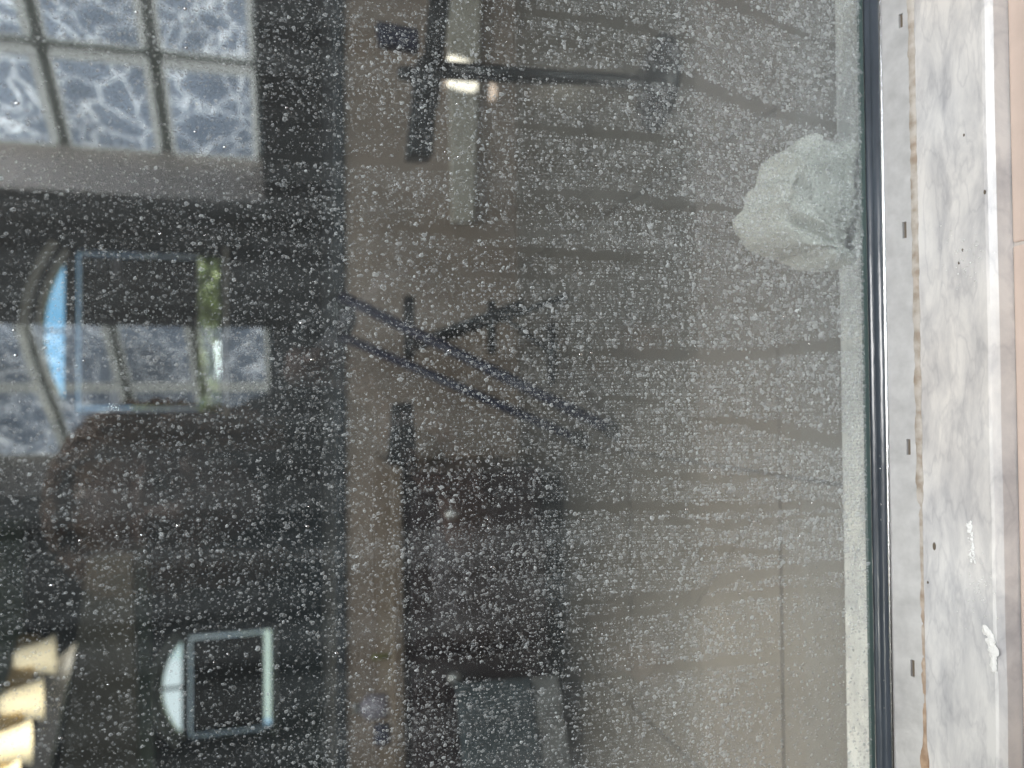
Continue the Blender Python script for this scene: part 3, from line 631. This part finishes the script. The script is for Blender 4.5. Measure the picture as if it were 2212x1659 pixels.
def clear_mask(px, py, wob):
    k = np.ones_like(px)
    for s_ in streaks:
        w0 = s_[-1]; pts = s_[:-1]
        for (ax, ay), (bx_, by_) in zip(pts, pts[1:]):
            dx, dy = bx_-ax, by_-ay; t = np.clip(((px-ax)*dx+(py-ay)*dy)/(dx*dx+dy*dy), 0, 1)
            dd = np.hypot(px-ax-t*dx, py-ay-t*dy)+wob
            en = np.minimum(np.abs(px-pts[0][0]), np.abs(px-pts[-1][0]) if pts[-1][0] < 1815 else 999); w_ = w0*np.clip(en/150, .25, 1)
            k = np.minimum(k, np.clip((dd-w_*.42)/(w_*.85), .03, 1))
    return k
def field(X, Z, seed):
    px, py = proj(X, Z)
    base = np.interp(px, [0, 500, 720, 1000, 1300, 1550, 1880], [.62, .66, .72, .80, .9, 1.1, 1.2])
    Xw = X+.012*fbm(X, Z, 9, 8, 91)+.004*fbm(X, Z, 40, 22, 95)
    rows_ = .55*fbm(Xw, Z, 330, 14, seed)+.45*fbm(Xw, Z, 170, 30, seed+13)             # fine vertical rows
    big = fbm(X, Z, 45, 12, seed+7)
    d = base*np.clip(.62+.85*rows_, 0, 1.35)*np.clip(.5+1.0*big, 0, 1.3)
    pale = np.clip((px-1500)/200, 0, 1)*np.clip((py-1150)/250, 0, 1)
    d *= 1-.72*pale
    d *= 1-.5*np.exp(-(((px-1755)/85)**4+((py-450)/125)**4))          # rubbed by the cloth
    return px, py, d*clear_mask(px, py, (fbm(X, Z, 260, 90, 3)-.5)*16)
def scatter(cell, rlo, rhi, keep, n, seed, bright):
    gx, gz = np.meshgrid(np.arange(XA, XB, cell), np.arange(ZA, ZB, cell*.88))
    lowz = np.clip((.25-gz)/.09, 0, 1)
    gx = gx+((np.arange(gx.shape[0]) % 2)[:, None]-.5)*cell*.5*(1-lowz)+.0035*fbm(gx, gz, 18, 14, 71)
    X = gx.ravel()+rng.uniform(-.38, .38, gx.size)*cell*(1-.75*lowz.ravel()); Z = gz.ravel()+rng.uniform(-.36, .36, gx.size)*cell
    px, py, d = field(X, Z, seed); ok = (rng.random(X.size) < d*keep) & (px > -40) & (px < 1884) & (py > -60) & (py < 1720)
    X, Z, px, py, d = X[ok], Z[ok], px[ok], py[ok], d[ok]; N_ = X.size
    r = cell*(rlo+(rhi-rlo)*rng.random(N_)**np.interp(px, [0, 1300, 1600], [1.9, 1.7, .65]))*(.78+.32*d)*np.interp(px, [0, 600, 1500, 1880], [.86, .9, 1.02, 1.05])
    ang = 2*np.pi*(np.arange(n)[None, :]+rng.uniform(-.18, .18, (N_, n)))/n+rng.random(N_)[:, None]*6.28
    irr = np.interp(px, [0, 700, 1300], [.10, .22, .30])[:, None]
    rad = r[:, None]*(1+rng.normal(0, 1, (N_, n))*irr).clip(.5, 1.6)
    el = rng.uniform(.85, 1.3, N_)[:, None]
    ox, oz = rad*np.cos(ang), rad*np.sin(ang)*el
    a = (bright[0]+(bright[1]-bright[0])*rng.random(N_)**1.9)*np.interp(px, [0, 600, 1000, 1500, 1880], [.66, .78, .90, .88, .74])
    hot = rng.random(N_) < .03; a[hot] = np.minimum(1, a[hot]*1.9)
    return X, Z, ox, oz, a
V, Fq, Ft, A = [], [], [], []; off = 0
# larger ringed spots: outer ring, inner ring, centre
for (cell, rlo, rhi, keep, n, seed, br) in ((.00165, .17, .50, 1.0, 8, 21, (.17, .94)), (.0040, .13, .26, .26, 9, 55, (.3, 1.0))):
    X, Z, ox, oz, a = scatter(cell, rlo, rhi, keep, n, seed, br); k = X.size
    v = np.zeros((k, 2*n+1, 3)); q = np.zeros((k, 2*n+1))
    sh = rng.uniform(-.1, .1, (k, 2))
    v[:, :n, 0] = X[:, None]+ox; v[:, :n, 2] = Z[:, None]+oz; v[:, :n, 1] = -.00010
    v[:, n:2*n, 0] = X[:, None]+ox*.70; v[:, n:2*n, 2] = Z[:, None]+oz*.70; v[:, n:2*n, 1] = -.00034
    v[:, 2*n, 0] = X; v[:, 2*n, 2] = Z; v[:, 2*n, 1] = -.00024
    pxs_, _ = proj(X, Z); hol = np.clip(rng.normal(0, .20, k)+np.interp(pxs_, [1300, 1650], [.34, .62]), .10, .95)
    q[:, :n] = (a*.95)[:, None]; q[:, n:2*n] = (a*(.35+.65*hol))[:, None]; q[:, 2*n] = a*hol
    b = off+np.arange(k)[:, None]*(2*n+1); i = np.arange(n)[None, :]; j = (np.arange(n)+1)[None, :] % n
    Fq.append(np.stack([b+i, b+j, b+n+j, b+n+i], -1).reshape(-1, 4)); Ft.append(np.stack([b+n+i, b+n+j, b+2*n+0*i], -1).reshape(-1, 3))
    V.append(v.reshape(-1, 3)); A.append(q.ravel()); off += k*(2*n+1)
X, Z, ox, oz, a = scatter(.00085, .17, .36, .36, 5, 33, (.20, .85)); k = X.size; n_ = 5
v = np.zeros((k, n_, 3)); v[..., 0] = X[:, None]+ox; v[..., 2] = Z[:, None]+oz; v[..., 1] = -.00006
Fp = (off+np.arange(k)[:, None]*n_+np.arange(n_)[None, :]); V.append(v.reshape(-1, 3)); A.append(np.repeat(a, n_))
V = np.concatenate(V); A = np.concatenate(A); Fq = np.concatenate(Fq); Ft = np.concatenate(Ft)
me = bpy.data.meshes.new('water_spots'); me.vertices.add(len(V)); me.vertices.foreach_set('co', V.ravel())
loops = np.concatenate([Fq.ravel(), Ft.ravel(), Fp.ravel()]); cnt = np.concatenate([np.full(len(Fq), 4), np.full(len(Ft), 3), np.full(len(Fp), 5)])
me.loops.add(len(loops)); me.loops.foreach_set('vertex_index', loops.astype(np.int32)); me.polygons.add(len(cnt))
me.polygons.foreach_set('loop_start', np.concatenate([[0], np.cumsum(cnt)[:-1]]).astype(np.int32)); me.update(calc_edges=True)
at = me.attributes.new('dens', 'FLOAT', 'POINT'); at.data.foreach_set('value', A.astype(np.float32))
tag(link('water_spots', me, M['spots'], gs), kind='stuff')
print('spots', len(A), 'faces', len(cnt))

# ---------------------------------------------------------------- crumpled cloth behind the glass
bm = bmesh.new(); bmesh.ops.create_icosphere(bm, subdivisions=6, radius=1)
out = [(1690, 318), (1742, 298), (1800, 322), (1850, 362), (1874, 430), (1872, 540), (1842, 588), (1800, 594), (1762, 585), (1735, 560), (1690, 548), (1645, 520), (1622, 480), (1640, 420), (1664, 370)]
ccx, ccy = 1752, 448
cl_c = P(ccx, ccy, .034); outp = [P(a, b, .034)-cl_c for a, b in out]
angs = sorted((math.atan2(q.z, q.x), math.hypot(q.x, q.z)) for q in outp)
def rad_at(t):
    for (a0, r0), (a1, r1_) in zip(angs, angs[1:]+[(angs[0][0]+2*math.pi, angs[0][1])]):
        for tt in (t, t+2*math.pi):
            if a0 <= tt <= a1: return r0+(r1_-r0)*(tt-a0)/(a1-a0)
    return .04
dirs = [Vector((random.uniform(-1, 1), -abs(random.uniform(.1, 1)), random.uniform(-1, 1))).normalized() for _ in range(11)]
rc = random.Random(12)
pln = [Vector((rc.uniform(-1, 1), -rc.uniform(.15, 1), rc.uniform(-1, 1))).normalized() for _ in range(10)]
plc = [rc.uniform(.42, .80) for _ in pln]
cr0, cr1 = P(1688, 325, .012)-cl_c, P(1866, 530, .012)-cl_c         # the long diagonal crease
pin = P(1842, 535, .012)-cl_c
for v in bm.verts:
    p = v.co.copy(); rr = rad_at(math.atan2(p.z, p.x)); k = 1.0
    for d_, c_ in zip(pln, plc):
        dt = p.dot(d_)
        if dt > 1e-3: k = min(k, c_/dt)
    edge = math.hypot(p.x, p.z); k = k+(1-k)*max(0, (edge-.75)/.25)
    rr *= .93; q = Vector((p.x*rr, math.copysign(abs(p.y)**.6, p.y)*.040*k, p.z*rr))
    s = Vector((q.x*22, q.y*8, q.z*22))
    rid = 1-abs(noise.noise(s+Vector((3.1, 0, 0))))*2.2; tx_, tz_ = q.x-pin.x, q.z-pin.z; th__ = math.atan2(tz_, tx_); rn_ = math.hypot(tx_, tz_); fold = 1-abs(noise.noise(Vector((math.cos(th__)*3.6+2, math.sin(th__)*3.6, rn_*9+q.y*12))))*3.0; fold = fold*min(1, rn_/.03)
    h_ = .0075*(rid-.6)+.0175*(fold-.5)+.0012*noise.noise(s*5)+.0005*noise.noise(s*16)
    ax_ = cr1-cr0; t_ = ((q.x-cr0.x)*ax_.x+(q.z-cr0.z)*ax_.z)/(ax_.x**2+ax_.z**2); dx_ = (q.x-cr0.x-ax_.x*t_); dz_ = (q.z-cr0.z-ax_.z*t_); dl = math.hypot(dx_, dz_)
    side_ = math.copysign(1, dx_*ax_.z-dz_*ax_.x)
    h_ -= .0115*math.exp(-(dl/.0028)**2)-(.0070*math.exp(-(dl/.012)**2) if side_ > 0 else 0)
    h_ = max(h_, -.009)
    v.co = q+Vector((p.x*.25, p.y, p.z*.25))*h_*(1 if p.y < 0 else .4)+Vector((p.x, 0, p.z))*.0012*noise.noise(s*4+Vector((7, 7, 7)))
    v.co.z = max(v.co.z, .0006-cl_c.z); v.co.y = max(v.co.y, .0090-.034)
me = bpy.data.meshes.new('cl'); bm.to_mesh(me); bm.free(); co = link('crumpled_cloth', me, M['cloth'], None, True); co.location = cl_c
tag(co, 'crumpled white washcloth pressed against the foot of the glass', 'washcloth')

# ================================================================ the side the picture was taken from (seen mirrored in the glass)
OF = -.08
def t_of(py, o=0.0):
    r = (CY-py)/1721; return (.59+.760*o-r*(1.75+.649*o))/(.854+r)
def wp(t, z, off=0):      # point on the slanted window wall, already on the near side
    nrm = Vector((1, .854, 0)).normalized()          # pointing away from the camera in the virtual room
    v = Vector((.59-.854*t, -DIST+1.75+t, z))+nrm*off; return Mr(v)
def wbox(name, t0, t1, z0, z1, o0, o1, mt, par=None, bevel=0):
    return hexa(name, [wp(t0, z0, o0), wp(t1, z0, o0), wp(t1, z0, o1), wp(t0, z0, o1), wp(t0, z1, o0), wp(t1, z1, o0), wp(t1, z1, o1), wp(t0, z1, o1)], mt, par, bevel)
zsill = H+1.75*math.tan(R(2.95))
w1, w2 = (t_of(-150, .02), t_of(322, .02)), (t_of(672, .02)-.06, t_of(938, .02))
def part_wall(nm, t0, t1, z0, z1):
    tag(wbox(nm, t0, t1, z0, z1, OF, .12, M['graywall']), kind='structure')
e1, e2 = (w1[0]-.06, t_of(402, OF)), (t_of(672, OF), t_of(1012, OF))
part_wall('shower_wall', -1.6, e1[0], FZ, 2.5); part_wall('shower_wall', e1[1], e2[0], FZ, 2.5); part_wall('shower_wall', e2[1], 5.5, FZ, 2.5)
for e_ in (e1, e2): part_wall('shower_wall', e_[0], e_[1], FZ, zsill-.008); part_wall('shower_wall', e_[0], e_[1], 1.25, 2.5)
def block_window(tr, er, label, nb):
    t0, t1 = tr; root = empty('glass_block_window', wp((t0+t1)/2, zsill), label, 'window')
    wbox('mortar_bed', t0-.002, t1+.001, zsill+.001, 1.249, .052, .06, M['mortar'], root)
    bwid = (t1-t0)/nb; bh = .205; j = .008
    for i in range(nb):
        for k in range(5):
            a, b = t0+i*bwid+j, t0+(i+1)*bwid-j; c, d = zsill+.006+k*bh, min(1.245, zsill+(k+1)*bh-.016)
            if d-c < .03: continue
            gb_ = wbox('glass_block', a, b, c, d, .02, .051, M['block' if tr is w1 else 'block2'], root, .011); gb_.data.materials.append(M['blockedge' if tr is w1 else 'blockedge2'])
            nn_ = Vector((1, -.854, 0)).normalized()
            for f_ in gb_.data.polygons: f_.material_index = 0 if abs(f_.normal.dot(nn_)) > .985 else 1
    hexa('jamb', [wp(t1+.001, zsill-.007, .051), wp(er[1]-.001, zsill-.007, OF-.001), wp(er[1]-.001, zsill-.007, .051), wp(er[1]-.002, zsill-.007, .052)]+[wp(t1+.001, 1.249, .051), wp(er[1]-.001, 1.249, OF-.001), wp(er[1]-.001, 1.249, .051), wp(er[1]-.002, 1.249, .052)], M['jamb'], root)
    return root
block_window(w1, e1, 'bright glass block window at upper left, mirrored in the glass', 2)
block_window(w2, e2, 'second glass block window mirrored behind the head of the person', 2)
tag(cuboid('shower_side_wall', (-2.9, -6.2, FZ), (-2.8, .58, 2.5), M['graywall']), kind='structure')

# grab bar on the wall behind
gb = tube('towel_bar', [Mr(P(375, 1196, 1.9)), Mr(P(470, 1192, 1.9)), Mr(P(585, 1188, 1.9))], .012, M['black']); tag(gb, 'short black towel bar mirrored at the left below the person', 'towel bar')

# phone held at the lens
ph = empty('phone', C0, 'black phone held up with its three lenses facing the glass', 'phone')
Rm = Matrix.Identity(4)
for i, v in enumerate((Uv, -Dv, -Fv)):           # local x = right, y = up, z = back towards the person
    for j in range(3): Rm[j][i] = v[j]
Rm.translation = C0
def loc(x, y, z): return Rm @ Vector((x, y, z))
bm = bmesh.new(); add_hex(bm, [loc(*q) for q in ((-.060, -.134, .004), (.0115, -.134, .004), (.0115, .0125, .004), (-.060, .0125, .004), (-.060, -.134, .012), (.0115, -.134, .012), (.0115, .0125, .012), (-.060, .0125, .012))])
ve = [e for e in bm.edges if abs((e.verts[0].co-e.verts[1].co).normalized().dot(Fv)) > .9]
bmesh.ops.bevel(bm, geom=ve, offset=.009, segments=5, affect='EDGES'); bm_obj('phone_body', bm, M['phone'], ph)
for q in ((0, 0), (0, -.021), (-.018, -.0105)):
    rot = Rm.to_3x3().to_4x4()
    lathe('lens_ring', [(.0055, .0038), (.0075, .0038), (.0078, .0015), (.0058, .0015)], loc(q[0], q[1], 0), M['lensring'], ph, rot, close=False)
    lathe('lens', [(.0001, .0025), (.0055, .0025)], loc(q[0], q[1], 0), M['lens'], ph, rot, close=False)

# person crouching behind the phone
pe = empty('person', (-.12, -.95, FZ), 'person in a black shirt crouching behind a phone, mirrored in the glass', 'person')
hc = Vector((-.118, -.68, .428)); bm = bmesh.new()
add_ell(bm, hc+Vector((0, -.012, .025)), (.073, .092, .085)); add_ell(bm, hc+Vector((0, .018, -.035)), (.055, .066, .070)); add_ell(bm, hc+Vector((0, .050, -.088)), (.026, .026, .020))
capsule(bm, hc+Vector((0, .083, .005)), hc+Vector((0, .103, -.028)), .008, .013); 
for s in (-1, 1):
    add_ell(bm, hc+Vector((.014*s, .092, -.034)), (.009, .010, .007), sub=2); add_ell(bm, hc+Vector((.074*s, -.005, -.012)), (.009, .020, .031), sub=2)
    capsule(bm, hc+Vector((.014*s, .083, .016)), hc+Vector((.046*s, .070, .016)), .010, .008); add_ell(bm, hc+Vector((.040*s, .058, -.030)), (.020, .020, .018), sub=2)
capsule(bm, hc+Vector((-.018, .076, -.060)), hc+Vector((.018, .076, -.060)), .0075, .0075); capsule(bm, hc+Vector((-.015, .074, -.070)), hc+Vector((.015, .074, -.070)), .0085, .0085)
capsule(bm, hc+Vector((0, -.02, -.05)), (-.12, -.755, .30), .052, .056)
capsule(bm, (-.12, -.77, .26), (-.12, -.90, .06), .115, .12); capsule(bm, (-.27, -.76, .255), (.03, -.76, .255), .055, .055); add_ell(bm, (-.12, -.93, -.01), (.16, .12, .10))
armR = [(.055, -.75, .25), (.15, -.63, .11), (.016, -.455, .255)]; armL = [(-.295, -.75, .25), (-.28, -.58, .07), (-.115, -.40, .125)]
for a_ in (armR, armL): capsule(bm, a_[0], a_[1], .046, .038); capsule(bm, a_[1], a_[2], .038, .024)
for s, kn, ft in ((1, (.17, -.66, .10), (.06, -.60, FZ+.035)), (-1, (-.42, -.68, .10), (-.30, -.60, FZ+.035))):
    capsule(bm, (-.12+.09*s, -.93, 0), kn, .085, .06); capsule(bm, kn, ft, .055, .038); capsule(bm, ft, (ft[0], ft[1]+.13, FZ+.025), .036, .026)
def hand(bm, wrist, palm_c, fwd, side, tips, thumb):
    """palm with four unequal bent fingers and a thumb off its side"""
    wrist, palm_c, fwd, side = map(Vector, (wrist, palm_c, fwd, side)); fwd.normalize(); side.normalize()
    capsule(bm, wrist, palm_c, .024, .022)
    for k in range(4):
        b0 = palm_c+side*(.027-.018*k)+fwd*.018; capsule(bm, palm_c+side*(.018-.012*k)-fwd*.02, b0, .013, .0105)
        L = (.040, .046, .043, .034)[k]; bend = Vector(tips)
        p1 = b0+fwd*L*.55+bend*L*.35; p2 = p1+fwd*L*.15+bend*L*.55; p3 = p2-fwd*L*.12+bend*L*.40
        capsule(bm, b0, p1, .0098, .0088); capsule(bm, p1, p2, .0086, .0078); capsule(bm, p2, p3, .0078, .0066)
    t0 = palm_c+side*.024-fwd*.015; t1 = t0+Vector(thumb)*.034; t2 = t1+Vector(thumb)*.018+fwd*.020
    capsule(bm, t0, t1, .0125, .0105); capsule(bm, t1, t2, .0102, .0082)
# right hand: from the side, fingers behind and round the edge of the phone
hand(bm, armR[2], loc(.027, -.030, .036), Vector((-.1, .3, -1)), Uv*-.5+Fv*.9, -Uv*.85-Fv*.35, (.2, .3, .5))
hand(bm, armL[2], loc(-.062, -.148, .022), Uv*.9+Vector((0, .05, .12)), Vector((0, 1, .2)), Vector((.1, .15, .95)), (.2, .35, .85))
body = remeshed('body', bm, .0034, M['skin'], pe, 3)
for s in (-1, 1):
    bm = bmesh.new(); add_ell(bm, hc+Vector((.030*s, .070, .004)), (.012, .010, .010)); e = bm_obj('eyeball', bm, M['eye'], pe, True)
    bm = bmesh.new(); add_ell(bm, hc+Vector((.030*s, .0785, .004)), (.0052, .003, .0052), sub=2); bm_obj('iris', bm, M['iris'], pe, True)
bm = bmesh.new()
capsule(bm, (-.12, -.765, .285), (-.12, -.90, .03), .140, .155); capsule(bm, (-.28, -.765, .255), (.04, -.765, .255), .066, .066); capsule(bm, (-.12, -.77, .30), (-.12, -.765, .325), .068, .062)
for a_ in (armR, armL):
    b_ = Vector(a_[1]).lerp(Vector(a_[2]), .62); capsule(bm, a_[0], a_[1], .060, .050); capsule(bm, a_[1], b_, .050, .038)
remeshed('shirt', bm, .007, M['shirt'], pe, 6)
for a_ in (armR, armL):
    b_ = Vector(a_[1]).lerp(Vector(a_[2]), .30); c_ = Vector(a_[1]).lerp(Vector(a_[2]), .93); tube('sleeve', [b_.lerp(c_, q_/6)+Vector((.002*math.sin(q_*3), 0, .003*math.cos(q_*4))) for q_ in range(7)], [.050, .049, .044, .043, .038, .037, .034], M['sleeve'], pe, 24)
bm = bmesh.new(); add_ell(bm, (-.12, -.93, -.01), (.175, .135, .11))
for s, kn, ft in ((1, (.17, -.66, .10), (.06, -.60, FZ+.035)), (-1, (-.42, -.68, .10), (-.30, -.60, FZ+.035))):
    capsule(bm, (-.12+.09*s, -.93, 0), kn, .098, .072); capsule(bm, kn, Vector(kn).lerp(Vector(ft), .85), .068, .050)
remeshed('trousers', bm, .008, M['trousers'], pe, 6)
# hair: many wavy locks from crown to shoulders over a cap
bm = bmesh.new(); add_ell(bm, hc+Vector((0, -.032, .042)), (.088, .096, .090)); add_ell(bm, hc+Vector((0, -.070, -.05)), (.098, .060, .15))
remeshed('hair_cap', bm, .005, M['hair'], pe, 4)
bm = bmesh.new(); rh = random.Random(3)
for k in range(760):
    a = rh.uniform(-math.pi, math.pi); 
    if abs(a-math.pi/2) < .55 : start_z = .115
    crown = hc+Vector((rh.uniform(-.02, .02), -.03+rh.uniform(-.02, .02), .135))
    face = abs(a-math.pi/2) < .75
    L = rh.uniform(.05, .075) if face else rh.uniform(.27, .38)
    pts = []; nseg = 9; rx, ry = .098+rh.uniform(-.008, .016), .104+rh.uniform(-.008, .016)
    for i in range(nseg+1):
        u = i/nseg*L
        th_ = min(1.55, u/.10*1.05); z = .042+.096*math.cos(th_) if u < .148 else .042+.096*math.cos(1.55)-(u-.148)
        rr = math.sin(th_); sp = 1-.10*max(0, u-.16)/.14
        w_ = .007*math.sin(u*75+k)+.004*math.sin(u*140+k*2)
        pts.append(hc+Vector(((rx*rr*sp+w_)*math.cos(a+w_*4), -.032+(ry*rr*sp+w_)*math.sin(a+w_*4), z+rh.uniform(-.002, .002))))
    add_tube(bm, pts, [.0035*(1-.6*abs(i/nseg-.35)) for i in range(nseg+1)], 5)
bm_obj('hair', bm, M['hair'], pe, True)
